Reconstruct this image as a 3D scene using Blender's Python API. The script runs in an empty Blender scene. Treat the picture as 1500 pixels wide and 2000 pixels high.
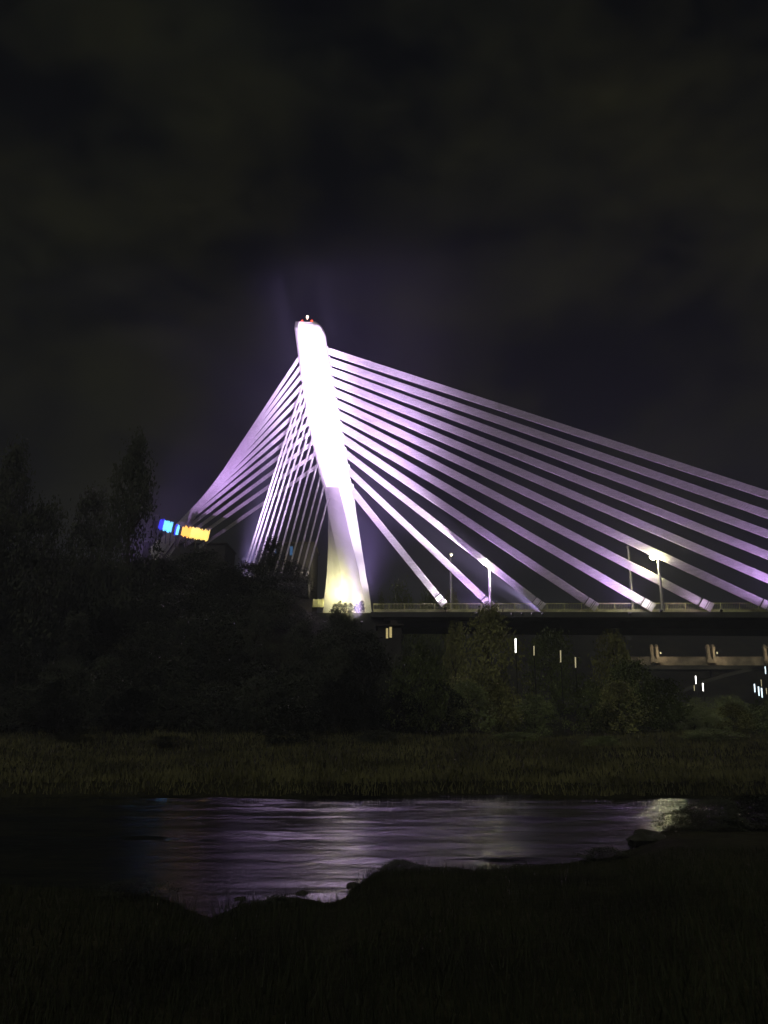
import bpy, bmesh, math, random
from mathutils import Vector, Matrix, noise
R = math.radians
rnd = random.Random(7)
S = bpy.context.scene
COL = S.collection

# ------------------------------------------------------------------ camera
CAMZ = 5.0
PITCH = R(14.9)
F = 1504.0                      # focal length in photograph pixels (1500 wide)
cd = bpy.data.cameras.new('camera')
cam = bpy.data.objects.new('camera', cd); COL.objects.link(cam)
cam.location = (0, 0, CAMZ)
cam.rotation_euler = (R(90) + PITCH, 0, 0)
cd.sensor_fit = 'HORIZONTAL'; cd.sensor_width = 36.0
cd.lens = 36.0 * F / 1500.0
cd.clip_start = 0.1; cd.clip_end = 5000
S.camera = cam

# ------------------------------------------------------------------ sky
w = bpy.data.worlds.new('World'); S.world = w; w.use_nodes = True
nt = w.node_tree; nt.nodes.clear()
def N(tree, t, **kw):
    n = tree.nodes.new(t)
    for k, v in kw.items(): setattr(n, k, v)
    return n
wo = N(nt, 'ShaderNodeOutputWorld'); bg = N(nt, 'ShaderNodeBackground')
tc = N(nt, 'ShaderNodeTexCoord')
n1 = N(nt, 'ShaderNodeTexNoise'); n1.inputs['Scale'].default_value = 3.4; n1.inputs['Detail'].default_value = 7; n1.inputs['Roughness'].default_value = .62
n2 = N(nt, 'ShaderNodeTexNoise'); n2.inputs['Scale'].default_value = 1.7; n2.inputs['Detail'].default_value = 3
mp = N(nt, 'ShaderNodeMapping'); mp.inputs['Scale'].default_value = (1, 1, 1.8); mp.inputs['Location'].default_value = (3.1, 1.7, .4)
nt.links.new(tc.outputs['Generated'], mp.inputs['Vector'])
nt.links.new(mp.outputs['Vector'], n1.inputs['Vector']); nt.links.new(tc.outputs['Generated'], n2.inputs['Vector'])
r1 = N(nt, 'ShaderNodeValToRGB'); r1.color_ramp.elements[0].position = .40; r1.color_ramp.elements[1].position = .66
r1.color_ramp.elements[0].color = (.008, .012, .020, 1); r1.color_ramp.elements[1].color = (.120, .128, .062, 1)
r2 = N(nt, 'ShaderNodeValToRGB'); r2.color_ramp.elements[0].position = .38; r2.color_ramp.elements[1].position = .62
r2.color_ramp.elements[0].color = (.62, .7, .95, 1); r2.color_ramp.elements[1].color = (1.08, .98, .8, 1)
mx = N(nt, 'ShaderNodeMix', data_type='RGBA', blend_type='MULTIPLY'); mx.inputs[0].default_value = 1
nt.links.new(n1.outputs['Fac'], r1.inputs['Fac']); nt.links.new(n2.outputs['Fac'], r2.inputs['Fac'])
nt.links.new(r1.outputs['Color'], mx.inputs[6]); nt.links.new(r2.outputs['Color'], mx.inputs[7])
nt.links.new(mx.outputs[2], bg.inputs['Color']); bg.inputs['Strength'].default_value = .085
nt.links.new(bg.outputs['Background'], wo.inputs['Surface'])

# fill added in place of scattered town light: one faint, very soft sun
sl = bpy.data.lights.new('fill_sun', 'SUN'); sl.energy = .45; sl.angle = R(25); sl.color = (1, .99, .72)
so = bpy.data.objects.new('fill_sun', sl); COL.objects.link(so); so.rotation_euler = (R(38), R(-14), 0)

S.view_settings.view_transform = 'Standard'; S.view_settings.look = 'None'
S.view_settings.gamma = 1; S.view_settings.exposure = 0; S.view_settings.use_curve_mapping = False
S.cycles.max_bounces = 4; S.cycles.diffuse_bounces = 1; S.cycles.glossy_bounces = 2
S.cycles.transmission_bounces = 2; S.cycles.volume_bounces = 0; S.cycles.transparent_max_bounces = 6
S.cycles.sample_clamp_indirect = 20

# ------------------------------------------------------------------ helpers
def ray(px, py):
    x = (px - 750) / F; y = (1000 - py) / F
    return Vector((x, math.cos(PITCH) - y * math.sin(PITCH), math.sin(PITCH) + y * math.cos(PITCH)))
def P(px, py, Y):               # the point at distance Y that stands at that place of the photograph
    d = ray(px, py); return Vector((0, 0, CAMZ)) + d * (Y / d.y)
def G(px, py, z=0.0):           # on the level z
    d = ray(px, py); return Vector((0, 0, CAMZ)) + d * ((z - CAMZ) / d.z)
AX = Vector((math.cos(R(13)), -math.sin(R(13)), 0))     # direction of the deck
NR = Vector((-math.sin(R(13)), -math.cos(R(13)), 0))    # from the deck towards the river path
BASE = P(680, 1190, 150)
def PL(px, py, off=0.0):        # on the upright plane of the stays, off metres towards the camera
    d = ray(px, py); o = Vector((0, 0, CAMZ)); b = BASE + NR * off
    return o + d * ((b - o).dot(NR) / d.dot(NR))

def new_mat(name, col, rough=.7, metal=0.0, var=.25, scale=2.0, bump=0.0, emit=None, es=0.0, coords='Object', vscale=(1, 1, 1)):
    m = bpy.data.materials.new(name); m.use_nodes = True
    t = m.node_tree; b = t.nodes['Principled BSDF']
    b.inputs['Roughness'].default_value = rough; b.inputs['Metallic'].default_value = metal
    tcn = N(t, 'ShaderNodeTexCoord'); mpn = N(t, 'ShaderNodeMapping'); mpn.inputs['Scale'].default_value = vscale
    t.links.new(tcn.outputs[coords], mpn.inputs['Vector'])
    nn = N(t, 'ShaderNodeTexNoise'); nn.inputs['Scale'].default_value = scale; nn.inputs['Detail'].default_value = 6
    t.links.new(mpn.outputs['Vector'], nn.inputs['Vector'])
    rr = N(t, 'ShaderNodeValToRGB'); rr.color_ramp.elements[0].position = .3; rr.color_ramp.elements[1].position = .7
    rr.color_ramp.elements[0].color = tuple(c * (1 - var) for c in col) + (1,)
    rr.color_ramp.elements[1].color = tuple(min(1, c * (1 + var)) for c in col) + (1,)
    t.links.new(nn.outputs['Fac'], rr.inputs['Fac']); t.links.new(rr.outputs['Color'], b.inputs['Base Color'])
    if bump:
        bn = N(t, 'ShaderNodeBump'); bn.inputs['Strength'].default_value = bump
        t.links.new(nn.outputs['Fac'], bn.inputs['Height']); t.links.new(bn.outputs['Normal'], b.inputs['Normal'])
    if emit:
        b.inputs['Emission Color'].default_value = tuple(emit) + (1,); b.inputs['Emission Strength'].default_value = es
    return m

M = {}
M['pylon'] = new_mat('painted_concrete', (.74, .73, .72), .6, var=.06, scale=.35, vscale=(1, 1, .25))
M['stay'] = new_mat('stay_sheath', (.62, .60, .63), .5, var=.16, scale=1.2, vscale=(.25, 3, 3))
M['socket'] = new_mat('socket_paint', (.74, .72, .74), .45, var=.08, scale=3)
M['rubber'] = new_mat('dark_rubber', (.03, .03, .03), .7)
M['lamplit_concrete'] = new_mat('lamplit_concrete', (.62, .60, .38), .85, var=.3, scale=.8)  # yellow-green tint carries the lamp light on the parapet
M['girder'] = new_mat('girder_paint', (.06, .062, .055), .7, var=.3, scale=.5)
M['rail'] = new_mat('rail_lamplit', (.78, .76, .46), .5, var=.15, scale=2)  # yellow of the deck lamps' light is put into this colour
M['asphalt'] = new_mat('asphalt', (.05, .05, .05), .9)
M['post'] = new_mat('galvanised_post', (.42, .42, .40), .5, metal=.2, var=.1)
M['lamp_warm'] = new_mat('lamp_glass', (.9, .9, .8), .4, emit=(1, .98, .55), es=60)
M['lamp_white'] = new_mat('lamp_glass_white', (.9, .9, .9), .4, emit=(1, .97, .88), es=6)
M['lamp_amber'] = new_mat('lamp_glass_amber', (.9, .8, .6), .4, emit=(1, .86, .5), es=.45)
M['lamp_cold'] = new_mat('lamp_glass_cold', (.8, .9, .9), .4, emit=(.72, .9, 1), es=2.2)
M['flood_v'] = new_mat('flood_lens_violet', (.9, .8, .9), .3, emit=(.9, .7, 1), es=3)
M['flood_y'] = new_mat('flood_lens_yellow', (.9, .9, .7), .3, emit=(1, .95, .6), es=3)
M['housing'] = new_mat('black_housing', (.03, .03, .03), .5)
M['red'] = new_mat('beacon_glass', (.8, .1, .05), .3, emit=(1, .06, .02), es=5)
M['beacon_core'] = new_mat('beacon_lens', (.9, .7, .6), .3, emit=(1, .72, .55), es=14)
M['bark'] = new_mat('bark', (.06, .05, .04), .9, var=.3, scale=6, bump=.4)
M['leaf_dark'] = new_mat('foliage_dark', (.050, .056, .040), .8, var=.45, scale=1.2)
M['leaf_mid'] = new_mat('foliage_lit_green', (.20, .24, .10), .8, var=.5, scale=1.5)  # brightened: lamp light on these trees is put into the colour
M['leaf_lit_olive'] = new_mat('foliage_lit_olive', (.26, .26, .10), .8, var=.5, scale=1.5)  # lit version of the foliage, street-lamp yellow mixed into the leaves
M['wall'] = new_mat('render_wall', (.05, .045, .05), .9, var=.3, scale=.4)
M['roof'] = new_mat('roof_felt', (.06, .05, .05), .9)
M['stone'] = new_mat('pale_stone', (.36, .31, .25), .85, var=.35, scale=.6, bump=.2)
M['rock'] = new_mat('river_rock', (.035, .035, .03), .9, var=.4, scale=2, bump=.5)
M['sign_back'] = new_mat('sign_box', (.02, .02, .04), .6)
M['blue1'] = new_mat('sign_tube_cyan', (.2, .5, .8), .4, emit=(.16, .62, 1), es=1.6)
M['blue2'] = new_mat('sign_tube_blue', (.1, .1, .8), .4, emit=(.03, .05, 1), es=.9)
M['orange'] = new_mat('sign_tube_amber', (.9, .6, .2), .4, emit=(1, .50, .06), es=1.3)
M['yellow'] = new_mat('sign_tube_yellow', (.9, .8, .3), .4, emit=(1, .68, .14), es=1.25)
M['win_blue'] = new_mat('blue_window', (.1, .2, .4), .4, emit=(.05, .18, .5), es=.35)
M['win_warm'] = new_mat('warm_window', (.5, .4, .2), .4, emit=(1, .8, .35), es=.5)

def mesh_obj(name, bm, mat, parent=None, smooth=False):
    me = bpy.data.meshes.new(name); bm.to_mesh(me); bm.free()
    if smooth:
        for p in me.polygons: p.use_smooth = True
    me.materials.append(mat)
    o = bpy.data.objects.new(name, me); COL.objects.link(o)
    if parent: o.parent = parent
    return o
def tag(o, label=None, cat=None, group=None, kind=None):
    if label: o['label'] = label
    if cat: o['category'] = cat
    if group: o['group'] = group
    if kind: o['kind'] = kind
    return o
def empty(name, loc=(0, 0, 0), rz=0, **kw):
    o = bpy.data.objects.new(name, None); COL.objects.link(o)
    o.location = loc; o.rotation_euler = (0, 0, rz); o.empty_display_size = .5
    return tag(o, **kw)
def copy_tree(o, parent=None, kids=None):
    c = o.copy(); COL.objects.link(c)
    if parent: c.parent = parent
    for ch in list(o.children): copy_tree(ch, c)
    return c
def box(bm, c, s, mat=None):
    r = bmesh.ops.create_cube(bm, size=1)
    m4 = Matrix.Translation(Vector(c)) @ (mat or Matrix.Identity(4)) @ Matrix.Diagonal((s[0], s[1], s[2], 1))
    bmesh.ops.transform(bm, matrix=m4, verts=r['verts'])
def frame(a, b, side=None):     # matrix with X along a->b, Y = side-ish
    x = (Vector(b) - Vector(a)).normalized(); s = Vector(side or (0, 1, 0))
    y = (s - x * s.dot(x)).normalized(); z = x.cross(y)
    return Matrix((x, y, z)).transposed().to_4x4()
def bar(bm, a, b, wdt, hgt, side=None):
    a = Vector(a); b = Vector(b)
    box(bm, (a + b) / 2, ((b - a).length, wdt, hgt), frame(a, b, side))
def tube(bm, a, b, r0, r1=None, n=10):
    a = Vector(a); b = Vector(b); r1 = r0 if r1 is None else r1
    fr = frame(a, b, (0, 1, 0) if abs((b - a).normalized().y) < .9 else (1, 0, 0)).to_3x3()
    rings = []
    for p, r in ((a, r0), (b, r1)):
        rings.append([bm.verts.new(p + fr @ Vector((0, math.cos(k * math.tau / n) * r, math.sin(k * math.tau / n) * r))) for k in range(n)])
    for k in range(n):
        bm.faces.new((rings[0][k], rings[0][(k + 1) % n], rings[1][(k + 1) % n], rings[1][k]))
    bm.faces.new(rings[0][::-1]); bm.faces.new(rings[1])
def lerp(a, b, t): return a + (b - a) * t
def interp(tab, v):
    if v <= tab[0][0]: return tab[0][1]
    for (a, x), (b, y) in zip(tab, tab[1:]):
        if v <= b: return x + (y - x) * (v - a) / (b - a)
    return tab[-1][1]
def sst(a, b, v):
    t = max(0, min(1, (v - a) / (b - a))); return t * t * (3 - 2 * t)

# ------------------------------------------------------------------ terrain
near_px = [(-300, 1700), (0, 1712), (150, 1722), (300, 1735), (350, 1752), (395, 1776), (425, 1774), (470, 1752), (520, 1745), (580, 1738), (640, 1752),
           (675, 1742), (700, 1708), (735, 1690), (830, 1682), (950, 1684), (1080, 1678), (1180, 1664), (1240, 1648), (1275, 1628), (1300, 1612), (1400, 1606), (1500, 1604), (1800, 1600)]
near_tab = []
for px, py in near_px:
    g = G(px, py); near_tab.append((math.degrees(math.atan2(g.x, g.y)), math.hypot(g.x, g.y)))
def shore_near(x, y):
    a = math.degrees(math.atan2(x, max(y, .5)))
    return interp(near_tab, max(-50, min(50, a))) - .5 + .5 * noise.noise(Vector((a * .9, 1.3, 0)))
def shore_far(x): return 52.5 + 2.2 * noise.noise(Vector((x * .08, 5, 0))) + 1.3 * noise.noise(Vector((x * .3, 9, 0)))
def hgt(x, y):
    d = math.hypot(x, y) if y > 0 else -y
    sn = shore_near(x, y); sf = shore_far(x)
    nz = noise.fractal(Vector((x * .07, y * .07, 2)), 1, 2, 4)
    if y <= 0: return 3.4 + .2 * nz
    if d < sn:
        t = (sn - d) / sn
        return -.04 + 3.35 * t ** 1.2 * (1.0) + nz * .28 * min(1, t * 6)
    if y < sf:
        e = min(d - sn, sf - y); return -.15 - 1.6 * sst(0, 4, e)
    dd = y - sf
    low = .15 + .65 * sst(0, 1.6, dd) + 2.0 * sst(2, 42, dd) + nz * .35 * sst(0, 6, dd)
    left = 1 - sst(-20, 0, x - (y - 150) * -.15)
    hill = left * (22.2 * sst(90, 137, y) + 14 * sst(148, 172, y) * (1 - sst(-42, -18, x)))
    right = (1 - left) * (4 * sst(95, 200, y) + 36 * sst(238, 330, y))
    return low + hill + right + nz * 1.2 * sst(92, 120, y)

def grid_mesh(xs, ys, f):
    bm = bmesh.new(); rows = []
    for y in ys: rows.append([bm.verts.new((x, y, f(x, y))) for x in xs])
    for a, b in zip(rows, rows[1:]):
        for k in range(len(xs) - 1): bm.faces.new((a[k], a[k + 1], b[k + 1], b[k]))
    return bm
def ground_mat():
    m = bpy.data.materials.new('ground_soil_grass'); m.use_nodes = True
    t = m.node_tree; b = t.nodes['Principled BSDF']; b.inputs['Roughness'].default_value = 1
    b.inputs['Specular IOR Level'].default_value = .1
    g = N(t, 'ShaderNodeNewGeometry'); sp = N(t, 'ShaderNodeSeparateXYZ'); t.links.new(g.outputs['Position'], sp.inputs[0])
    nn = N(t, 'ShaderNodeTexNoise'); nn.inputs['Scale'].default_value = .16; nn.inputs['Detail'].default_value = 8; nn.inputs['Roughness'].default_value = .65
    t.links.new(g.outputs['Position'], nn.inputs['Vector'])
    rr = N(t, 'ShaderNodeValToRGB'); e = rr.color_ramp.elements
    e[0].position = .34; e[0].color = (.008, .008, .006, 1); e[1].position = .66; e[1].color = (.045, .043, .025, 1)
    t.links.new(nn.outputs['Fac'], rr.inputs['Fac']); 
    n3 = N(t, 'ShaderNodeTexNoise'); n3.inputs['Scale'].default_value = 3; n3.inputs['Detail'].default_value = 6
    t.links.new(g.outputs['Position'], n3.inputs['Vector'])
    mm = N(t, 'ShaderNodeMix', data_type='RGBA', blend_type='OVERLAY'); mm.inputs[0].default_value = .8
    t.links.new(rr.outputs['Color'], mm.inputs[6]); t.links.new(n3.outputs['Fac'], mm.inputs[7])
    t.links.new(mm.outputs[2], b.inputs['Base Color'])
    bn = N(t, 'ShaderNodeBump'); bn.inputs['Strength'].default_value = .8; bn.inputs['Distance'].default_value = .2
    t.links.new(n3.outputs['Fac'], bn.inputs['Height']); t.links.new(bn.outputs['Normal'], b.inputs['Normal'])
    return m
M['ground'] = ground_mat()
def steps(*segs):
    out = []
    for a, b, s in segs:
        n = max(1, round((b - a) / s)); out += [a + (b - a) * k / n for k in range(n)]
    out.append(segs[-1][1]); return out
xs = steps((-1500, -300, 120), (-300, -90, 8), (-90, -30, 2), (-30, 30, .5), (30, 90, 2), (90, 300, 8), (300, 1500, 120))
ys = steps((-300, -20, 40), (-20, 0, 2), (0, 62, .5), (62, 180, 2), (180, 460, 10), (460, 2500, 170))
tag(mesh_obj('ground', grid_mesh(xs, ys, hgt), M['ground'], smooth=True), kind='structure')

# river with real ripples
def ripple(x, y):
    v = Vector((x * .3, y * 1.7, 0))
    k = .7 + 1.7 * sst(-.25, .35, noise.noise(Vector((x * .07, y * .42, 4))) + .4 * noise.noise(Vector((x * .25, y * .9, 8))))
    return k * (.050 * noise.noise(v * .55) + .040 * noise.noise(v * 1.15 + Vector((7, 3, 1))) + .012 * noise.noise(v * 2.9 + Vector((1, 9, 4))))
wxs = steps((-1500, -60, 160), (-60, -34, 1.0), (-34, 40, .22), (40, 60, 1.0), (60, 1500, 160))
wys = steps((17, 58, .2),)
def water_mat():
    m = bpy.data.materials.new('river_water'); m.use_nodes = True
    t = m.node_tree; b = t.nodes['Principled BSDF']
    b.inputs['Base Color'].default_value = (.006, .008, .007, 1); b.inputs['Roughness'].default_value = .06; b.inputs['IOR'].default_value = 1.5
    b.inputs['Specular IOR Level'].default_value = .5
    g = N(t, 'ShaderNodeNewGeometry'); mpn = N(t, 'ShaderNodeMapping'); mpn.inputs['Scale'].default_value = (.42, 1.5, 1)
    t.links.new(g.outputs['Position'], mpn.inputs['Vector'])
    nn = N(t, 'ShaderNodeTexNoise'); nn.inputs['Scale'].default_value = 1.8; nn.inputs['Detail'].default_value = 6; nn.inputs['Roughness'].default_value = .62
    t.links.new(mpn.outputs['Vector'], nn.inputs['Vector'])
    bn = N(t, 'ShaderNodeBump'); bn.inputs['Strength'].default_value = 1; bn.inputs['Distance'].default_value = .045
    t.links.new(nn.outputs['Fac'], bn.inputs['Height']); t.links.new(bn.outputs['Normal'], b.inputs['Normal'])
    return m
M['water'] = water_mat()
tag(mesh_obj('river', grid_mesh(wxs, wys, ripple), M['water'], smooth=True), kind='structure')

# ------------------------------------------------------------------ cable-stayed bridge
bridge = empty('cable_stayed_bridge', (0, 0, 0), label='long cable-stayed road bridge with leaning pylon floodlit white and violet', cat='bridge')
lo_tab = [(628, 577), (640, 575), (700, 583), (740, 588), (800, 597), (850, 607), (900, 618), (938, 626), (970, 637), (1007, 641), (1070, 641), (1124, 638), (1184, 632), (1215, 629)]
ro_tab = [(628, 616), (634, 625), (643, 632), (655, 636), (672, 638), (693, 641), (732, 648), (774, 655), (817, 663), (865, 672), (895, 677), (921, 682), (964, 691), (1019, 699), (1066, 706), (1130, 716), (1160, 722), (1190, 726), (1215, 729)]
e1_tab = [(951, 634), (1007, 642), (1050, 652), (1092, 661), (1120, 665), (1168, 672), (1215, 679)]
e2_tab = [(951, 662), (1039, 682), (1109, 699), (1156, 708), (1215, 719)]
YP = 150.0
def pylon_bm():
    bm = bmesh.new()
    def pt(px, py, dy): return P(px, py, YP + dy)
    ring_up = lambda y: [pt(interp(lo_tab, y), y, 2.2), pt(interp(lo_tab, y) + 3, y, -1.9), pt(interp(lo_tab, y) + 7, y, -2.5), pt(interp(ro_tab, y) - 3, y, -1.15), pt(interp(ro_tab, y), y, -.5), pt(interp(ro_tab, y) - 1, y, 2.6)]
    def fy(px, y):   # depth of the front face at px
        l = interp(lo_tab, y) + 7; r = interp(ro_tab, y) - 3; return lerp(-2.5, -1.15, (px - l) / (r - l))
    def ring_dn(y):
        a = interp(e1_tab, y); b = interp(e2_tab, y); lo = interp(lo_tab, y)
        t = sst(951, 1100, y)
        return [pt(lo, y, 3.2), pt(lerp(lo + .5, a, .5), y, lerp(2.6, 2.0, t)), pt(a, y, lerp(1.8, .3, t)), pt(b, y, fy(b, y)), pt(interp(ro_tab, y) - 2 * (1 - t) - .5, y, fy(interp(ro_tab, y), y)), pt(interp(ro_tab, y), y, 3.2)]
    yu = [628, 631, 635, 640, 647, 655, 672, 700, 740, 780, 820, 860, 900, 930, 951]
    yd = [951.6, 965, 985, 1007, 1040, 1070, 1100, 1124, 1150, 1184, 1215]
    rings = [[bm.verts.new(p) for p in ring_up(y)] for y in yu] + [[bm.verts.new(p) for p in ring_dn(y)] for y in yd]
    for a, b in zip(rings, rings[1:]):
        for k in range(6): bm.faces.new((a[k], b[k], b[(k + 1) % 6], a[(k + 1) % 6]))
    bm.faces.new(rings[0]); bm.faces.new(rings[-1][::-1])
    bmesh.ops.recalc_face_normals(bm, faces=bm.faces)
    return bm
pylon = mesh_obj('pylon', pylon_bm(), M['pylon'], bridge)
# notched saddles down the span side of the pylon
fore_y = [683, 703, 722.5, 743, 763.5, 784.5, 806, 829, 852.5, 880, 913, 951]
bm = bmesh.new()
for k, y in enumerate(fore_y):
    for dy in (-9, 9):
        pass
    p = PL(interp(ro_tab, y) - 4, y + 2, 0.2)
    bm = bmesh.new(); box(bm, p, (1.3, 2.0, 1.1)); mesh_obj('saddle', bm, M['pylon'], pylon)
# red aviation light with mast
bt = P(600, 628, YP - .2)
bm = bmesh.new(); tube(bm, bt - Vector((0, 0, .4)), bt + Vector((0, 0, .5)), .12); tube(bm, bt + Vector((0, 0, .5)), bt + Vector((0, 0, .62)), .45, .45, 12)
bc = mesh_obj('beacon', bm, M['housing'], pylon)
bm = bmesh.new(); bmesh.ops.create_uvsphere(bm, u_segments=12, v_segments=8, radius=.34, matrix=Matrix.Translation(bt + Vector((0, 0, .9))) @ Matrix.Diagonal((.7, .7, 1.5, 1)))
mesh_obj('beacon_lens', bm, M['beacon_core'], bc)
for dx in (-1.1, 1.0):
    bm = bmesh.new(); bmesh.ops.create_uvsphere(bm, u_segments=10, v_segments=6, radius=.22, matrix=Matrix.Translation(bt + Vector((dx, 0, .15)))); mesh_obj('red_lamp', bm, M['red'], bc)
# small dark parapet lip on top
def stay(a, b, width, n, side, sock=2.2, bands=(), mat='stay', collars=True):
    """A stay: n parallel strands laid edge to edge in one flat band from a (pylon) to b (deck)."""
    a = Vector(a); b = Vector(b); r = width / n / 2
    fr = frame(a, b, side).to_3x3()        # y = out of the band, z = across
    bm = bmesh.new(); L = (b - a).length; seg = 4
    for i in range(n):
        off = (i - (n - 1) / 2) * 2 * r
        tube(bm, a + fr @ Vector((0, 0, off)), b + fr @ Vector((0, 0, off)), r * 1.03, n=8)
    for t in bands:
        c = a.lerp(b, t); box(bm, c, (.12, r * 2.4, width * 1.05), frame(a, b, side))
    o = mesh_obj('stay_cable', bm, M[mat], bridge, smooth=False)
    x = (b - a).normalized()
    if collars:
        bm = bmesh.new()
        c0 = b - x * sock
        f4 = frame(a, b, side)
        box(bm, c0 + x * sock * .28, (sock * .42, r * 3.0 + .16, width * 1.06), f4)
        box(bm, c0 + x * sock * .60, (sock * .12, r * 3.0 + .16, width * 1.06), f4)
        box(bm, c0 + x * sock * .84, (sock * .30, r * 3.4 + .2, width * 1.1), f4)
        bmesh.ops.bevel(bm, geom=list(bm.edges), offset=.03, segments=1, affect='EDGES')
        s = mesh_obj('anchor_socket', bm, M['socket'], o)
        for t in (.02, .53, .66):
            bm = bmesh.new(); box(bm, c0 + x * sock * t, (.10, r * 3.2 + .1, width * 1.02), f4)
            mesh_obj('rubber_seal', bm, M['rubber'], s)
    return o
fore_end = [(2180, 1190), (2028, 1190), (1893, 1190), (1764, 1190), (1638, 1190), (1512, 1189), (1391, 1188), (1277, 1188), (1166, 1187), (1062, 1186), (961, 1184), (868, 1181)]
for k, (y, e) in enumerate(zip(fore_y, fore_end)):
    a = PL(interp(ro_tab, y) - 6, y, .9); b = PL(e[0], e[1], .9)
    wd = 1.5 if k < 9 else 1.28
    stay(a, b, wd, 6, NR, bands=((.075 - .002 * k), .86))
A_top = [697, 716, 733, 751, 769, 788, 806, 825, 843, 863, 885, 908]
A_end = [(320, 1098), (307, 1098), (301, 1093), (297, 1086), (295, 1079), (297, 1072), (301, 1067), (308, 1064), (324, 1063), (341, 1064), (361, 1066), (390, 1069)]
for k, (y, e) in enumerate(zip(A_top, A_end)):
    a = P(interp(lo_tab, y) + 3, y, YP + 1.2); b = P(e[0], e[1], 168)
    stay(a, b, .86, 5, (-.3, -1, .1), sock=2.0)
B_top = [706, 725, 745, 765, 787, 810, 835, 862, 890, 920, 946, 975]
B_end = [472, 478, 486, 497, 509, 521, 535, 548, 561, 574, 587, 599]
for k, (y, e) in enumerate(zip(B_top, B_end)):
    a = P(interp(lo_tab, y) + lerp(22, 3, k / 11), y, YP - 1.0 + 2 * sst(8, 11, k)); b = P(e, 1127, 141)
    stay(a, b, .34, 2, (-.2, -1, 0), sock=1.4)

# deck: girder, road, kerb, railing (all behind the plane of the stays)
def deckpt(px, py, off): return PL(px, py, off)
dl, dr = 728, 2600
def deck_z(px): return PL(px, 1196, 0)
A0 = deck_z(dl); A1 = deck_z(dr)
UP = Vector((0, 0, 1)); dirv = (A1 - A0).normalized()
bm = bmesh.new()
c0 = A0; c1 = A1
def slab(bm, off0, off1, z0, z1, a=None, b=None):
    a = a or A0; b = b or A1
    vs = []
    for p in (a, b):
        for off, z in ((off0, z0), (off1, z0), (off1, z1), (off0, z1)):
            vs.append(bm.verts.new(p - NR * off + UP * z))
    q = [(0, 1, 2, 3), (7, 6, 5, 4), (0, 4, 5, 1), (1, 5, 6, 2), (2, 6, 7, 3), (3, 7, 4, 0)]
    for f in q: bm.faces.new([vs[i] for i in f])
slab(bm, -1.7, 21, -1.1, -.15); slab(bm, 4, 17, -2.4, -1.1)
bmesh.ops.recalc_face_normals(bm, faces=bm.faces)
mesh_obj('girder', bm, M['girder'], bridge)
bm = bmesh.new(); slab(bm, .9, 20.6, -.15, .0); bmesh.ops.recalc_face_normals(bm, faces=bm.faces)
mesh_obj('carriageway', bm, M['asphalt'], bridge)
bm = bmesh.new(); slab(bm, .45, .95, -.15, .55); slab(bm, 20.5, 21, -.15, .55); bmesh.ops.recalc_face_normals(bm, faces=bm.faces)
mesh_obj('parapet', bm, M['lamplit_concrete'], bridge)
def railing(a, b, off):
    bm = bmesh.new(); L = (b - a).length; d = (b - a).normalized()
    o = -NR * off
    for z, t in ((1.72, .12), (.68, .07)): bar(bm, a + o + UP * z, b + o + UP * z, .08, t, NR)
    s = 0.0
    while s < L:
        p = a + d * s + o
        bar(bm, p + UP * .55, p + UP * 1.68, .045, .045, NR) if s % 3 > .22 else bar(bm, p + UP * .55, p + UP * 1.80 + d * .0, .12, .16, NR)
        s += .28
    return bm
mesh_obj('railing', railing(A0, A1, .7), M['rail'], bridge)
mesh_obj('railing', railing(A0, A1, 20.75), M['rail'], bridge)
# end block and short railing left of the pylon base
L0 = P(611, 1184, 152); L1 = P(632, 1184, 151)
bm = bmesh.new(); bar(bm, L0 + UP * .55, L1 + UP * .55, .3, 1.5, (0, 1, 0)); 
mesh_obj('abutment_wall', bm, M['lamplit_concrete'], bridge)
bm = bmesh.new()
for k in range(3):
    p = L0.lerp(L1, .1 + .4 * k) + Vector((0, -.25, 0)); bar(bm, p - UP * .2, p + UP * 1.5, .1, .12)
mesh_obj('rail_post', bm, M['rail'], bridge)
# abutment under deck end / pylon footing
bm = bmesh.new(); pb = P(680, 1200, 152); box(bm, pb + Vector((0, 2.5, -12.2)), (14, 13, 24)); mesh_obj('footing', bm, M['girder'], bridge)
# anchor blocks the back stays run into
def anchor_block(pts, zd, label):
    bm = bmesh.new()
    for a, b in zip(pts, pts[1:]):
        bar(bm, a - UP * zd / 2, b - UP * zd / 2, 2.6, zd, (0, 1, 0))
    return mesh_obj('anchor_block', bm, M['girder'], bridge)
anchor_block([P(A_end[3][0], 1098, 168.5), P(392, 1079, 168.5)], 3.5, '')
anchor_block([P(468, 1136, 141.5), P(604, 1136, 141.5)], 3, '')

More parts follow.
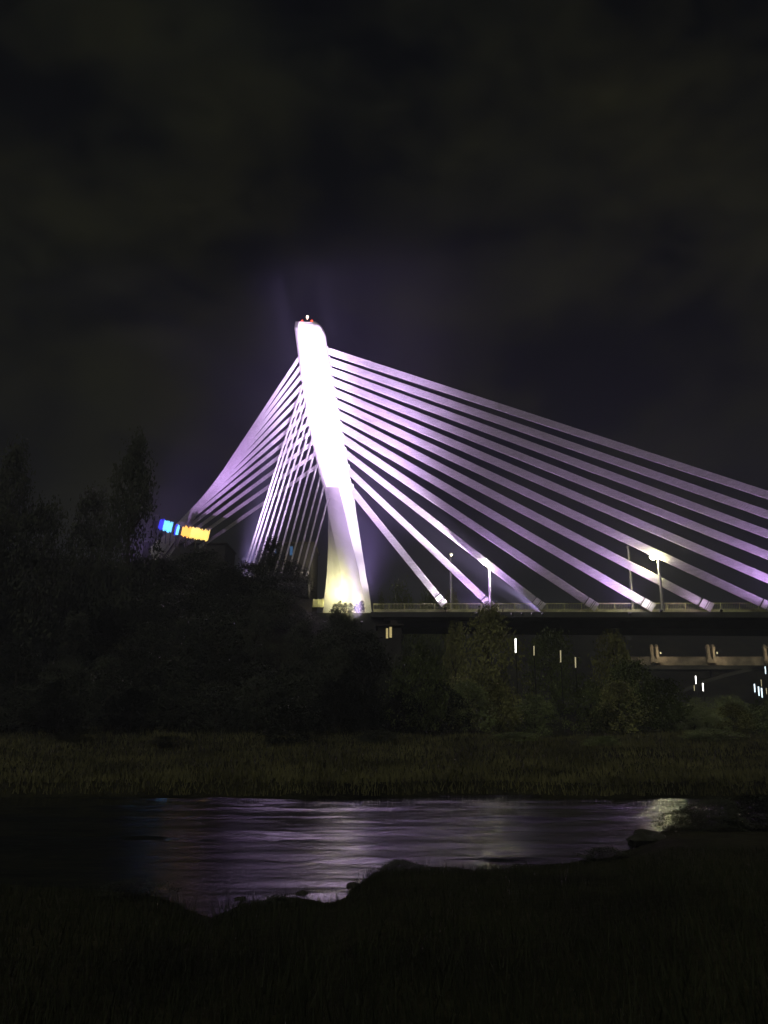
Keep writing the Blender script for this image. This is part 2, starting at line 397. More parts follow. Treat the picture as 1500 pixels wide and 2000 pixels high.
# ------------------------------------------------------------------ lights of the bridge
def spot(name, loc, tgt, energy, color, size, blend=.6, rad=.3):
    l = bpy.data.lights.new(name, 'SPOT'); l.energy = energy; l.color = color; l.spot_size = R(size); l.spot_blend = blend; l.shadow_soft_size = rad
    o = bpy.data.objects.new(name, l); COL.objects.link(o); o.location = loc
    o.rotation_euler = (Vector(tgt) - Vector(loc)).to_track_quat('-Z', 'Y').to_euler(); return o
def floodlight(loc, tgt, energy, color, size, label, blend=.6, lens='flood_v', stem=1.2, group='floodlights aimed at the bridge', reach=0):
    loc = Vector(loc); d = (Vector(tgt) - loc).normalized()
    e = empty('floodlight', loc - UP * stem, label=label, cat='floodlight', group=group)
    rot = d.to_track_quat('-Z', 'Y').to_matrix().to_4x4()
    T = Matrix.Translation(UP * stem) @ rot
    bm = bmesh.new(); box(bm, (0, 0, 0), (.5, .4, .25)); box(bm, (0, .0, .17), (.34, .28, .1))
    bmesh.ops.bevel(bm, geom=list(bm.edges), offset=.03, segments=1, affect='EDGES')
    bmesh.ops.transform(bm, matrix=T, verts=bm.verts); mesh_obj('housing', bm, M['housing'], e)
    bm = bmesh.new(); box(bm, (0, 0, -.135), (.4, .3, .02)); bmesh.ops.transform(bm, matrix=T, verts=bm.verts); mesh_obj('lens', bm, M[lens], e)
    bm = bmesh.new(); tube(bm, (0, 0, 0), (0, 0, stem - .2), .06, .05, 8); bar(bm, (-.3, 0, stem - .25), (.3, 0, stem - .25), .06, .06); mesh_obj('bracket', bm, M['housing'], e)
    if reach:
        bm = bmesh.new(); tube(bm, (0, 0, 0), -NR * reach, .07, .09, 8); mesh_obj('arm', bm, M['housing'], e)
    for sz, fr_ in (((size, 1),) if blend < 1 or size > 100 else ((size * .5, .46), (size * .75, .32), (size * 1.05, .17), (size * 1.4, .05))):
        s = spot('flood', loc + d * .3, tgt, energy * fr_, color, sz, blend); s.parent = e; s.matrix_parent_inverse = Matrix.Translation(-(loc - UP * stem))
    return e
VIO = (.72, .42, 1.0); YEL = (1.0, .93, .48)
pc = lambda px, py, dy=0: P(px, py, YP + dy)
KW = 1000
PV = (.82, .60, 1.0)
def on_ground(p): return p.z - hgt(p.x, p.y)
fl = [
 (P(548, 1205, 133), pc(735, 640), 42000 * KW, PV, 60, 1, 'violet floodlight mast left of the pylon foot, aimed at pylon and stays'),
 (P(694, 1216, 129), PL(735, 760, 1), 560 * KW, (.80, .54, 1), 58, 1, 'violet floodlight mast in front of the pylon, aimed at the nearest stays'),
 (P(706, 1216, 127), pc(612, 690), 3000 * KW, PV, 18, 1, 'violet floodlight mast in front of the pylon, aimed at its head'),
 (P(470, 1150, 134), pc(585, 780), 650 * KW, PV, 40, 1, 'violet floodlight among the trees aimed at the nearer back stays'),
 (P(225, 1115, 138), P(450, 860, 160), 110 * KW, VIO, 64, 1, 'violet floodlight on the left slope aimed at the far back stays'),
]
for q in fl:
    floodlight(q[0], q[1], q[2], q[3], q[4], q[6], blend=q[5], stem=max(1.5, on_ground(q[0])))
fb = [
 (1060, 3.6, pc(660, 890), 760 * KW, (1, .80, 1.0), 20, .9, 'bracket floodlight on the deck edge aimed at the waist of the pylon'),
 (1040, 3.6, pc(690, 970), 190 * KW, (1, .86, 1.0), 15, .8, 'bracket floodlight on the deck edge aimed at the top of the pylon leg'),
 (1020, 3.6, pc(704, 1055), 140 * KW, (1, .86, 1.0), 14, .8, 'bracket floodlight on the deck edge aimed at the middle of the pylon leg'),
 (1000, 3.6, pc(714, 1125), 95 * KW, (1, .86, 1.0), 14, .8, 'bracket floodlight on the deck edge aimed at the foot of the pylon leg'),
 (930, 7, PL(930, 960, 1), 15 * KW, VIO, 125, 1, 'floodlight on a long bracket between the two stays nearest the pylon'),
 (1230, 7, PL(1170, 960, 1), 13 * KW, VIO, 125, 1, 'floodlight on a long bracket left of the bright right street lamp'),
 (1560, 7, PL(1460, 960, 1), 13 * KW, VIO, 125, 1, 'floodlight on a long bracket beyond the right end of the view'),
]
for px, off, tg, en, c, sz, bl, lb in fb:
    p = PL(px, 1199, off); floodlight(p, tg, en, c, sz, lb, blend=bl, stem=.6, reach=off - 1.4)
for q in ((P(648, 1192, 145), pc(654, 1150, 0), 13 * KW, YEL, 100, 'yellow floodlight at the foot of the pylon, left of its two'),
          (P(684, 1194, 144.6), pc(684, 1165, 0), 2.6 * KW, YEL, 130, 'yellow floodlight at the foot of the pylon, right of its two')):
    floodlight(*q, lens='flood_y', blend=1, stem=max(1.5, on_ground(q[0])))
for px, en, c, t in ((868, 3.0, (1, .86, .98), 'lowest and steepest stay'), (1277, 4.0, (1, .9, .95), 'fifth stay from the pylon'), (1391, 1.6, (.9, .62, 1), 'sixth stay from the pylon')):
    k = [e[0] for e in fore_end].index(px); a = PL(interp(ro_tab, fore_y[k]) - 6, fore_y[k], .9); b = PL(px, fore_end[k][1], .9)
    x = (b - a).normalized()
    floodlight(b + NR * 3.0 + x * 1.0 - UP * .3, b - x * 3.5, en * KW, c, 80, 'small floodlight at the anchor of the ' + t, blend=1, stem=.8)

# ------------------------------------------------------------------ street lamps on the deck
def street_lamp(base, height, side, label, lampmat, en, group, arm=1.0, color=(1, .96, .50), along=False, gs=1.0):
    e = empty('street_lamp', base, label=label, cat='street lamp', group=group)
    bm = bmesh.new(); tube(bm, (0, 0, 0), (0, 0, .5), .34, .3, 10); tube(bm, (0, 0, .5), (0, 0, height - .8), .27, .2, 10)
    mesh_obj('post', bm, M['post'], e)
    d = -AX if along else -NR * side
    bm = bmesh.new(); p0 = Vector((0, 0, height - .8)); prev = p0
    for k in range(1, 6):
        t = k / 5; q = p0 + d * arm * t + UP * (.8 * math.sin(t * math.pi / 2)); tube(bm, prev, q, .10, .09, 8); prev = q
    mesh_obj('arm', bm, M['post'], e)
    bm = bmesh.new(); h0 = prev
    bmesh.ops.create_uvsphere(bm, u_segments=12, v_segments=8, radius=1, matrix=Matrix.Translation(h0 + d * .35) @ Matrix.Rotation(math.atan2(d.y, d.x), 4, 'Z') @ Matrix.Diagonal((.75, .34, .2, 1)))
    hd = mesh_obj('lamp_head', bm, M['post'], e, smooth=True)
    bm = bmesh.new()
    bmesh.ops.create_uvsphere(bm, u_segments=12, v_segments=8, radius=1, matrix=Matrix.Translation(h0 + d * .4 - UP * .16) @ Matrix.Rotation(math.atan2(d.y, d.x), 4, 'Z') @ Matrix.Diagonal((.62 * gs, .5 * gs, .55 * gs, 1)))
    mesh_obj('lamp_glass', bm, M[lampmat], hd, smooth=True)
    if en:
        l = bpy.data.lights.new('lamp', 'POINT'); l.energy = en; l.color = color; l.shadow_soft_size = .4
        o = bpy.data.objects.new('lamp', l); COL.objects.link(o); o.parent = e; o.location = h0 + d * .5 - UP * .75
    return e
g = 'street lamps along the bridge deck'
street_lamp(PL(958, 1194, 1.6), 9.6, -1, 'bright street lamp on the deck, left of the two brightly lit ones', 'lamp_white', 700, g, arm=.4, along=True)
street_lamp(PL(1295, 1194, 1.6), 10.0, -1, 'bright street lamp on the deck, right of the two brightly lit ones', 'lamp_warm', 4200, g, arm=.4, along=True)
street_lamp(PL(882, 1190, -9), 11.6, 1, 'slim dim street lamp on the deck by the lowest stay', 'lamp_white', 500, g, arm=.7, gs=.5)
street_lamp(PL(1237, 1192, -9), 12.6, 1, 'slim dim street lamp on the deck with its head turned away', 'post', 0, g, arm=.7, gs=.5)

# ------------------------------------------------------------------ old stone arch bridge at right
YB = 225
ob = empty('stone_bridge', P(1380, 1300, YB), label='low stone arch bridge with paired pillars seen beneath the big deck', cat='bridge')
O = Vector(ob.location)
def loc(p): return p - O
bm = bmesh.new(); a = loc(P(1225, 1298, YB)); b = loc(P(1900, 1300, YB)); box(bm, (a + b) / 2 + Vector((0, 5, -.6)), ((b - a).length, 11, 1.2)); mesh_obj('deck', bm, M['girder'], ob)
bm = bmesh.new(); box(bm, (a + b) / 2 + Vector((0, -.2, 1.1)), ((b - a).length, .4, 2.1))
box(bm, (a + b) / 2 + Vector((0, -.2, 2.25)), ((b - a).length, .7, .2)); box(bm, (a + b) / 2 + Vector((0, -.25, .0)), ((b - a).length, .8, .25))
mesh_obj('parapet', bm, M['stone'], ob)
bm = bmesh.new()
# rib arch
pts = []
x0 = loc(P(1330, 1352, YB)); x1 = loc(P(1900, 1352, YB))
for k in range(25):
    t = k / 24; p = x0.lerp(x1, t); p.z += 8.5 * math.sin(math.pi * t) ** .8; pts.append(p)
for p, q in zip(pts, pts[1:]): bar(bm, p + Vector((0, 3, 0)), q + Vector((0, 3, 0)), 7, .9, (0, 1, 0))
for k in range(3, 22, 2):
    if pts[k].z < -1.4: tube(bm, pts[k] + Vector((0, 3, 0)), Vector((pts[k].x, 3, -1.1)), .4, .4, 8)
mesh_obj('arch', bm, M['girder'], ob)  # stone arch and pier: their shade is painted in with the dark girder colour
bm = bmesh.new(); box(bm, x0 + Vector((-2, 4, -4)), (5, 9, 10)); mesh_obj('pier', bm, M['girder'], ob)
for k, px in enumerate((1278, 1388, 1499, 1610)):
    c = loc(P(px, 1290, YB)) + Vector((0, -.6, 0))
    bm = bmesh.new()
    for sx in (-.75, .75):
        box(bm, c + Vector((sx, 0, 1.3)), (.8, .9, 4.6)); box(bm, c + Vector((sx, 0, 3.7)), (1.0, 1.1, .3)); 
        bmesh.ops.create_uvsphere(bm, u_segments=10, v_segments=6, radius=.5, matrix=Matrix.Translation(c + Vector((sx, 0, 4.1))))
    box(bm, c + Vector((0, 0, -.2)), (2.9, 1.4, 1.0))
    pl = mesh_obj('pillar', bm, M['stone'], ob)
    bm = bmesh.new(); box(bm, c + Vector((1.6, -.5, 2.1)), (.3, .3, .5)); mesh_obj('lantern', bm, M['lamp_amber'], pl)
    l = bpy.data.lights.new('lantern', 'POINT'); l.energy = 260; l.color = (1, .80, .50); l.shadow_soft_size = .3
    o = bpy.data.objects.new('lantern', l); COL.objects.link(o); o.location = O + c + Vector((1.8, -3.0, 1.9))

# ------------------------------------------------------------------ lamps far off beneath the deck
def path_lamp(px, py, Y, hh, mat, label, wdt=.28, group='small lamps shining under the bridge', en=0):
    top = P(px, py, Y); base = Vector((top.x, top.y, hgt(top.x, top.y)))
    H = max(2.0, top.z - base.z)
    e = empty('path_lamp', (base.x, base.y, top.z - H), label=label, cat='lamp', group=group)
    bm = bmesh.new(); tube(bm, (0, 0, 0), (0, 0, H - hh / 2), .10, .07, 8); mesh_obj('post', bm, M['housing'], e)
    bm = bmesh.new(); tube(bm, (-.02 * hh, 0, H - hh / 2), (.02 * hh, 0, H + hh / 2), wdt * .42, wdt * .55, 8); mesh_obj('lantern', bm, M[mat], e)
    bm = bmesh.new(); tube(bm, (0, 0, H + hh / 2), (0, 0, H + hh / 2 + .15), wdt * 1.1, .02, 8); mesh_obj('cap', bm, M['housing'], e)
path_lamp(1007, 1261, 106, 1.9, 'lamp_white', 'pale lamp under the deck, brightest and leftmost of the row of four', .16)
path_lamp(1043, 1271, 106, 1.3, 'lamp_amber', 'dim amber lamp under the deck, second of the row of four', .13)
path_lamp(1095, 1282, 106, 1.6, 'lamp_amber', 'dim amber lamp under the deck, third of the row of four', .15)
path_lamp(1124, 1294, 106, 1.4, 'lamp_amber', 'dim amber lamp under the deck, lowest of the row of four', .16)
path_lamp(1359, 1328, 195, 1.9, 'lamp_white', 'bright white lamp below the stone bridge, higher of its pair', .22)
path_lamp(1373, 1342, 195, 1.9, 'lamp_white', 'bright white lamp below the stone bridge, lower of its pair', .24)
path_lamp(1356, 1344, 194, 1.3, 'lamp_amber', 'faint amber lamp just left of the bright pair below the stone bridge', .2)
path_lamp(1495, 1309, 195, 1.8, 'lamp_cold', 'cold white lamp high beside the arch at the photo edge', .24)
for px, py, hh, m, t in ((1474, 1344, 2.0, 'lamp_cold', 'leftmost'), (1482, 1350, 2.2, 'lamp_cold', 'brightest'), (1488, 1353, 2.3, 'lamp_cold', 'lowest'), (1487, 1334, 1.6, 'lamp_amber', 'greenish top'), (1497, 1350, 1.5, 'lamp_amber', 'rightmost dim')):
    path_lamp(px, py, 195, hh, m, t + ' lamp of the cold white cluster under the arch', .3 if m == 'lamp_cold' else .16, group='cluster of cold lamps under the arch')

# ------------------------------------------------------------------ buildings
def building(px0, px1, pytop, Y, depth, label, windows, roofm='roof', base=None):
    a = P(px0, pytop, Y); b = P(px1, pytop, Y); zb = min(hgt(a.x, a.y), hgt(b.x, b.y)) - 1
    c = (a + b) / 2; W = (b - a).length; H = c.z - zb
    e = empty('house', (c.x, c.y + depth / 2, zb), label=label, cat='building')
    bm = bmesh.new(); box(bm, (0, 0, H / 2), (W, depth, H)); mesh_obj('wall', bm, M['wall'], e)
    bm = bmesh.new(); box(bm, (0, 0, H + .15), (W + .8, depth + .8, .3)); box(bm, (W * .2, 0, H + .8), (1.2, 1.2, 1.1)); mesh_obj('roof', bm, M[roofm], e)
    for px, py, ww, wh, m in windows:
        p = P(px, py, Y) - Vector(e.location)
        bm = bmesh.new(); 
        for sx in (-1, 1): box(bm, (p.x + sx * (ww / 2 + .06), -depth / 2 - .04, p.z), (.12, .12, wh + .24))
        for sz in (-1, 1): box(bm, (p.x, -depth / 2 - .04, p.z + sz * (wh / 2 + .06)), (ww, .12, .12))
        wf = mesh_obj('window', bm, M['girder'], e)
        bm = bmesh.new(); box(bm, (p.x, -depth / 2 - .015, p.z), (ww, .03, wh)); mesh_obj('pane', bm, M[m], wf)
    return e
building(500, 612, 1062, 156, 12, 'dark house between the back stays with two dim blue windows', [(537, 1073, .55, 1.7, 'win_blue'), (569, 1076, .6, 1.9, 'win_blue'), (552, 1090, .7, 1.2, 'sign_back')])
building(738, 784, 1222, 132, 8, 'small dark hut under the deck with warm twin windows', [(756, 1237, .35, 1.7, 'win_warm'), (763, 1235, .4, 1.8, 'win_warm')])
building(280, 440, 1062, 205, 14, 'dark apartment block behind the illuminated roadside signs', [(300, 1085, 1.2, 1.4, 'sign_back'), (330, 1090, 1.2, 1.4, 'sign_back'), (400, 1085, 1.2, 1.4, 'sign_back')])

# illuminated signs (lettering too smeared to read: upright tubes of uneven height)
def tube_sign(p0, p1, hpx, Y, mats, name, label, n, seed):
    r = random.Random(seed)
    a = P(p0[0], p0[1], Y); b = P(p1[0], p1[1], Y - 1)
    e = empty('roadside_sign', (a + b) / 2, label=label, cat='sign', group='illuminated roadside signs')
    O2 = Vector(e.location); d = (b - a); L = d.length; d.normalize(); H = hpx * Y / F
    bm = bmesh.new(); bar(bm, a - O2 + Vector((0, .35, 0)), b - O2 + Vector((0, .35, 0)), .3, H * .9, (0, 1, 0))
    fb = mesh_obj('backing_box', bm, M['sign_back'], e)
    for t in (.15, .5, .85):
        bm = bmesh.new(); q = a - O2 + d * L * t + Vector((0, .6, 0)); tube(bm, q - UP * (H / 2 + 2.5), q, .12, .12, 6); mesh_obj('support_post', bm, M['girder'], e)
    for mi, (m, t0, t1, hs, base) in enumerate(mats):
        bm = bmesh.new(); k = int(n * (t1 - t0)); wd = L * (t1 - t0) / k
        for i in range(k):
            c = a - O2 + d * L * (t0 + (t1 - t0) * (i + .5) / k)
            up = H / 2 * hs * (r.uniform(.62, 1.12)); dn = H / 2 * hs * r.uniform(.7, 1.08)
            sh = Vector((.32, 0, 0))
            bar(bm, c - UP * dn - sh * dn * .5 + Vector((0, -.02 * mi, 0)), c + UP * up + sh * up * .5 + Vector((0, -.02 * mi, 0)), .22, wd * .72, (0, 1, 0))
        mesh_obj('lettering', bm, M[m], e)
tube_sign((311, 1023), (336, 1031), 23, 158, [('blue2', 0, .34, 1.0, 0), ('blue1', .34, 1.0, .94, 0)], 's', 'blue and cyan illuminated roadside sign at the left end', 22, 3)
tube_sign((342, 1034), (349, 1037), 23, 157.5, [('blue2', 0, .4, .95, 0), ('blue1', .4, 1.0, .9, 0)], 's', 'narrow blue illuminated roadside sign between the cyan and amber ones', 8, 5)
tube_sign((355, 1037), (408, 1047), 24, 157, [('orange', 0, .34, .95, 0), ('yellow', .34, 1.0, .98, 0)], 's', 'amber and yellow illuminated roadside sign behind the back stays', 34, 4)
tube_sign((299, 1021), (306, 1023), 13, 159, [('flood_dim', 0, 1, .9, 0)] if 'flood_dim' in M else [('sign_back', 0, 1, .9, 0)], 's', 'tiny unlit panel left of the cyan roadside sign', 3, 6)

# ------------------------------------------------------------------ trees
def crown_mesh(kind, seed, leaf, nclump, per):
    r = random.Random(seed); bm = bmesh.new()
    clumps = []
    for i in range(nclump):
        if kind == 'cypress':
            z = r.uniform(.05, 1); rad = .5 * (1 - z) ** .55 * min(1, z * 6 + .35); an = r.uniform(0, math.tau); q = rad * math.sqrt(r.random())
            clumps.append((Vector((q * math.cos(an), q * math.sin(an), z)), .07))
        else:
            z = r.uniform(.12, .98); prof = math.sin(math.pi * min(1, (z * .86 + .12))) ** .6
            an = r.uniform(0, math.tau); lob = 1 + .28 * math.sin(an * 3 + seed + z * 4); q = .46 * prof * lob * (r.random() ** .4)
            clumps.append((Vector((q * math.cos(an), q * math.sin(an), z)), r.uniform(.05, .12)))
    for c, cr in clumps:
        for j in range(per):
            p = c + Vector((r.gauss(0, 1), r.gauss(0, 1), r.gauss(0, .8))) * cr * .6
            u = Vector((r.gauss(0, 1), r.gauss(0, 1), r.gauss(0, 1))).normalized(); v = u.orthogonal().normalized()
            s = leaf * r.uniform(.6, 1.4)
            vs = [bm.verts.new(p + u * s), bm.verts.new(p + v * s * .6), bm.verts.new(p - u * s), bm.verts.new(p - v * s * .6)]
            bm.faces.new(vs)
    me = bpy.data.meshes.new('crown'); bm.to_mesh(me); bm.free(); return me
def trunk_mesh(kind, seed):
    r = random.Random(seed); bm = bmesh.new()
    prev = Vector((0, 0, 0)); 
    for k in range(1, 6):
        q = Vector((r.uniform(-.02, .02), r.uniform(-.02, .02), k / 5 * .8)); tube(bm, prev, q, .035 * (1 - (k - 1) / 6), .035 * (1 - k / 6), 8); prev = q
    for k in range(7):
        z = r.uniform(.2, .6); an = r.uniform(0, math.tau); l = r.uniform(.15, .32)
        tube(bm, (0, 0, z), (l * math.cos(an), l * math.sin(an), z + l * .7), .013, .004, 6)
    me = bpy.data.meshes.new('trunk'); bm.to_mesh(me); bm.free(); return me
protos = {}
for nm, kind, mat, n in (('dark', 'round', 'leaf_dark', 3), ('mid', 'round', 'leaf_mid', 2), ('olive', 'round', 'leaf_lit_olive', 2), ('cypress', 'cypress', 'leaf_dark', 2)):
    L = []
    for i in range(n):
        cm = crown_mesh(kind, i * 7 + len(nm), .017 if kind == 'round' else .013, 150 if kind == 'round' else 170, 42); cm.materials.append(M[mat])
        tm = trunk_mesh(kind, i); tm.materials.append(M['bark']); L.append((cm, tm))
    protos[nm] = L
def tree(px, pytop, Y, wpx, kind, label, group=None, name=None, base=None):
    top = P(px, pytop, Y); gz = hgt(top.x, top.y) - .3; H = max(2.5, top.z - gz); W = wpx * Y / F
    e = empty(name or ('cypress_tree' if kind == 'cypress' else 'tree'), (top.x, top.y, gz), rnd.uniform(0, 6.28), label=label, cat='tree', group=group)
    cm, tm = rnd.choice(protos[kind])
    for nm, me in (('trunk', tm), ('crown', cm)):
        o = bpy.data.objects.new(nm, me); COL.objects.link(o); o.parent = e; o.scale = (W, W, H)
        if nm == 'trunk': o.scale = (min(W, H * .8), min(W, H * .8), H)
    return e
gw = 'dark trees of the wooded slope left of the pylon'
# far-left silhouettes
tree(32, 880, 112, 190, 'cypress', 'tall dark pointed tree at the left edge of the slope', gw)
tree(268, 862, 118, 170, 'cypress', 'tall dark pointed tree left of the roadside signs', gw)
tree(95, 985, 108, 150, 'dark', 'broad dark tree between the two tall pointed trees, nearer the edge', gw)
tree(190, 960, 120, 120, 'dark', 'dark rounded tree just left of the pointed tree by the signs', gw)
tree(-30, 960, 104, 170, 'dark', 'dark broad tree cut by the left edge of the photo', gw)
tree(318, 1084, 150, 90, 'dark', 'dark domed tree right under the cyan roadside sign', gw)
slope = []
for row, (Y, y0, n, x0, x1) in enumerate(((128, 1105, 9, 150, 625), (118, 1150, 10, 40, 700), (108, 1205, 11, -40, 760), (100, 1270, 12, -60, 830), (94, 1330, 13, -60, 900))):
    for k in range(n):
        px = x0 + (x1 - x0) * (k + .5) / n + rnd.uniform(-16, 16); py = y0 + rnd.uniform(-16, 26)
        if row == 0 and px > 500: py = max(py, 1122)
        if row == 0 and px > 590: continue
        if row == 1 and px > 590: py = max(py, 1196)
        if row >= 2 and px > 600: py = max(py, 1222 + row * 8)
        tree(px, py, Y, rnd.uniform(85, 125), 'dark', 'dark leafy tree in the mass of the wooded slope', gw)
# crowns that hide the feet of the nearer back stays
tree(530, 1052, 132, 62, 'dark', 'dark tree in front of the nearer back stays, hiding their middle', gw)
tree(572, 1098, 131, 70, 'dark', 'low dark tree in front of the nearer back stays, close to the pylon', gw)
tree(395, 1078, 135, 120, 'dark', 'dark domed tree just right below the amber roadside sign', gw)
gu = 'trees lit dimly beneath and beside the bridge deck'
tree(952, 1192, 118, 125, 'olive', 'olive-green rounded tree under the deck, street-lamp light put into its leaf colour', gu)
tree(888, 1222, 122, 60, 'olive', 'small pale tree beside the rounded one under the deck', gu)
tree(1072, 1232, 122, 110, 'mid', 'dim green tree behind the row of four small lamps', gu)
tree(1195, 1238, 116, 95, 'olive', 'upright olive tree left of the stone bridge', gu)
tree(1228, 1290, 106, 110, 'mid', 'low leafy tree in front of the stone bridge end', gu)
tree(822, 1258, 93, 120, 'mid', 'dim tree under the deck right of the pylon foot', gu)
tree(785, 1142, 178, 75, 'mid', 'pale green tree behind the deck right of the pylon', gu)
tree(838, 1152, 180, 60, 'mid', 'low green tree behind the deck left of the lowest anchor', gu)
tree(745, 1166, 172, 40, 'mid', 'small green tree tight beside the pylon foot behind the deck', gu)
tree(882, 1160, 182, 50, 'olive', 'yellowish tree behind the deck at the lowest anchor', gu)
for k in range(9):
    tree(900 + k * 78 + rnd.uniform(-20, 20), 1345 + rnd.uniform(-20, 18) + (22 if k > 5 else 0), 96 + rnd.uniform(0, 6), rnd.uniform(80, 120), 'olive' if k % 3 == 1 else 'mid', 'dim low tree on the flat beyond the far bank', 'low trees beyond the far river bank')
for k in range(5):
    tree(1290 + k * 66, 1366 + rnd.uniform(-8, 12), 118, rnd.uniform(70, 100), 'mid', 'dim low tree standing below the stone arch bridge', 'low trees below the stone bridge')
# shrubs at the pylon foot
gb = 'small dark shrubs at the pylon foot'
for k, px in enumerate((655, 664, 674, 684, 697, 706)):
    p = P(px, 1188, 144.5); 
    e = empty('shrub', (p.x, p.y, p.z - 1.0), rnd.uniform(0, 6), label='small dark shrub silhouetted against the yellow-lit pylon foot', cat='shrub', group=gb)
    o = bpy.data.objects.new('crown', protos['dark'][k % 3][0]); COL.objects.link(o); o.parent = e; s = rnd.uniform(1.6, 2.4); o.scale = (1.5, 1.5, s)
# near bank: dark bushes and boulders
gn = 'dark bushes on the near bank'
for px, py, Y, wm, hm, t in ((1300, 0, 36.5, 2.2, .95, 'leftmost low bush at the water edge on the right'), (1360, 0, 35.5, 3.0, 1.35, 'rounded bush on the near bank at right, second from the water'), (1430, 0, 35.5, 3.4, 1.5, 'tallest dark bush on the near bank at right'), (1500, 0, 35, 3.4, 1.45, 'bush on the near bank cut by the right edge'),
                      (1150, 0, 30, 2.0, .5, 'flat low bush on the near bank right of centre'), (780, 0, 27.5, 1.6, .45, 'low bush right of the bright reflection'), (560, 0, 22.8, 1.1, .3, 'tiny bush below the bright reflection'), (300, 0, 23, 2.2, .55, 'low bush at the left of the bright reflection')):
    x = (px - 750) / F * Y * 1.0; z = hgt(x, Y)
    e = empty('bush', (x, Y, z - .1), rnd.uniform(0, 6), label=t, cat='bush', group=gn)
    o = bpy.data.objects.new('foliage', protos['dark'][px % 3][0]); COL.objects.link(o); o.parent = e; o.scale = (wm, wm, hm)
for px, pt_, Y, wm, t in ((150, 1425, 84, 5, 'low round shrub on the far bank grass at left'), (330, 1440, 80, 4, 'small shrub on the far bank grass left of the larger one'), (570, 1378, 82, 7.5, 'large dark domed shrub on the far bank below the pylon'), (735, 1430, 84, 5, 'shrub on the far bank right of the large domed one'),
                      (1010, 1432, 86, 6, 'wide shrub on the far bank below the row of lamps'), (1180, 1440, 80, 4, 'small shrub on the far bank grass right of centre'), (1385, 1425, 84, 6, 'shrub on the far bank below the stone bridge')):
    top = P(px, pt_, Y); z = hgt(top.x, Y)
    e = empty('bush', (top.x, Y, z - .2), rnd.uniform(0, 6), label=t, cat='bush', group='shrubs on the far river bank')
    o = bpy.data.objects.new('foliage', protos['dark' if px < 900 else 'mid'][px % 2][0]); COL.objects.link(o); o.parent = e; o.scale = (wm, wm, top.z - z + .3)
def rock(x, y, s, label):
    bm = bmesh.new(); bmesh.ops.create_icosphere(bm, subdivisions=3, radius=1)
    sd = rnd.uniform(0, 50)
    for v in bm.verts: v.co *= 1 + .35 * noise.noise(v.co * 1.3 + Vector((sd, 0, 0))) + .12 * noise.noise(v.co * 4 + Vector((sd, 0, 0)))
    o = mesh_obj('boulder', bm, M['rock']); o.location = (x, y, hgt(x, y) + s * .1); o.scale = (s * 1.3, s, s * .6); o.rotation_euler = (0, 0, rnd.uniform(0, 6))
    tag(o, label, 'boulder', 'dark boulders at the near water edge')
for px, py, s, t in ((352, 1757, .16, 'small boulder left of the lowest point of the reflection'), (470, 1757, .16, 'boulder at the near water edge right of the lowest reflection'), (590, 1748, .18, 'boulder at the near water edge below the brightest reflection'), (690, 1730, .2, 'boulder at the right foot of the bright reflection'), (1262, 1648, .7, 'boulder at the edge of the green reflection')):
    g_ = G(px, py); rock(g_.x, g_.y, s, t)

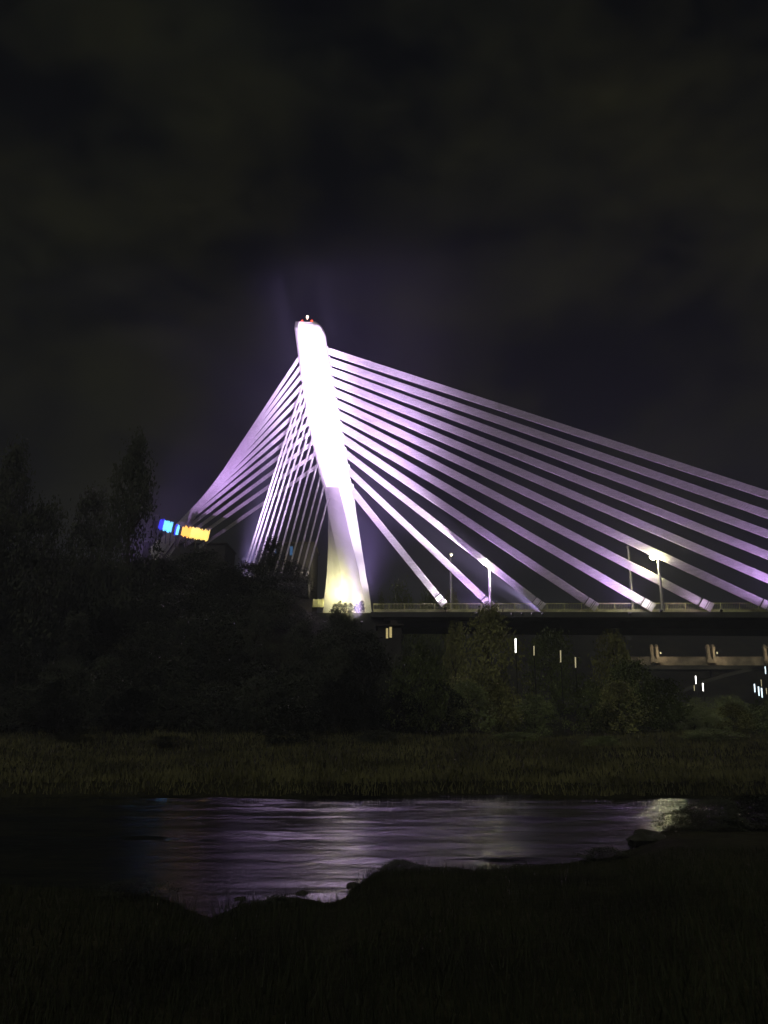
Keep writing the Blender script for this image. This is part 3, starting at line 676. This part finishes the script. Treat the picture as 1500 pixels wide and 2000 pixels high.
# grass
def grass(name, n, f, hmin, hmax, wd, mat, seed, label):
    r = random.Random(seed); vs = []; fs = []
    for i in range(n):
        x, y = f(r); z = hgt(x, y)
        if z < .02: continue
        h = r.uniform(hmin, hmax); a = r.uniform(0, math.tau); lx = r.gauss(0, .25) * h; ly = r.gauss(0, .25) * h
        dx = math.cos(a) * wd; dy = math.sin(a) * wd; k = len(vs)
        vs += [(x - dx, y - dy, z - .03), (x + dx, y + dy, z - .03), (x + lx, y + ly, z + h)]; fs.append((k, k + 1, k + 2))
    me = bpy.data.meshes.new(name); me.from_pydata(vs, [], fs); me.materials.append(mat)
    o = bpy.data.objects.new(name, me); COL.objects.link(o); tag(o, label, kind='stuff')
M['grass'] = new_mat('shaded_grass_blades', (.022, .026, .012), .8, var=.5, scale=.35)  # kept very dark: shade of the near bank is in the colour
M['lit_drygrass'] = new_mat('lit_dry_grass_blades', (.135, .128, .058), .8, var=.6, scale=.22)  # paler than the near grass: lamp light on the far bank painted in
def fn(r):
    a = R(r.uniform(-34, 34)); d = r.uniform(3.5, 30); sn = shore_near(math.sin(a) * 20, math.cos(a) * 20)
    while d > sn - 1.2 and r.random() < .85: d = r.uniform(3.5, 30)
    return d * math.sin(a), d * math.cos(a)
def ff(r):
    y = 52 + 44 * r.random() ** 1.3; return r.uniform(-.6, .6) * y, y
grass('near_grass', 45000, fn, .05, .28, .012, M['grass'], 1, 'short dark grass on the near river bank')
grass('far_grass', 45000, ff, .15, .6, .05, M['lit_drygrass'], 2, 'dry grass on the far river bank, with lamp light put into its colour')

def fr(r):
    a = R(r.uniform(-34, 34)); c = 6 * noise.noise(Vector((a * 40, 3, 0)))
    d = shore_near(math.sin(a) * 20, math.cos(a) * 20) - .3 - abs(r.gauss(0, .8 + max(0, c))); return d * math.sin(a), d * math.cos(a)
grass('reeds', 3000, fr, .08, .35, .010, M['grass'], 5, 'sparse reeds along the near water edge')
def fw(r):
    d = r.uniform(4, 24); a = R(r.uniform(-34, 34)); return d * math.sin(a), d * math.cos(a)
grass('tall_weeds', 2200, fw, .3, .75, .010, M['grass'], 6, 'taller weed stalks scattered on the near bank')
# ------------------------------------------------------------------ haze added to make the glow around the pylon
HAZE = .0012
if HAZE:
    bm = bmesh.new(); bmesh.ops.create_cube(bm, size=1); bmesh.ops.transform(bm, matrix=Matrix.Translation((0, 1085, 48)) @ Matrix.Diagonal((3080, 2900, 110, 1)), verts=bm.verts)
    m = bpy.data.materials.new('glow_haze'); m.use_nodes = True; t = m.node_tree; t.nodes.clear()
    oo = N(t, 'ShaderNodeOutputMaterial'); pv = N(t, 'ShaderNodeVolumePrincipled'); pv.inputs['Density'].default_value = HAZE; pv.inputs['Color'].default_value = (.62, .62, .95, 1)
    pv.inputs['Anisotropy'].default_value = 0
    t.links.new(pv.outputs['Volume'], oo.inputs['Volume'])
    o = mesh_obj('haze', bm, m); tag(o, kind='stuff')
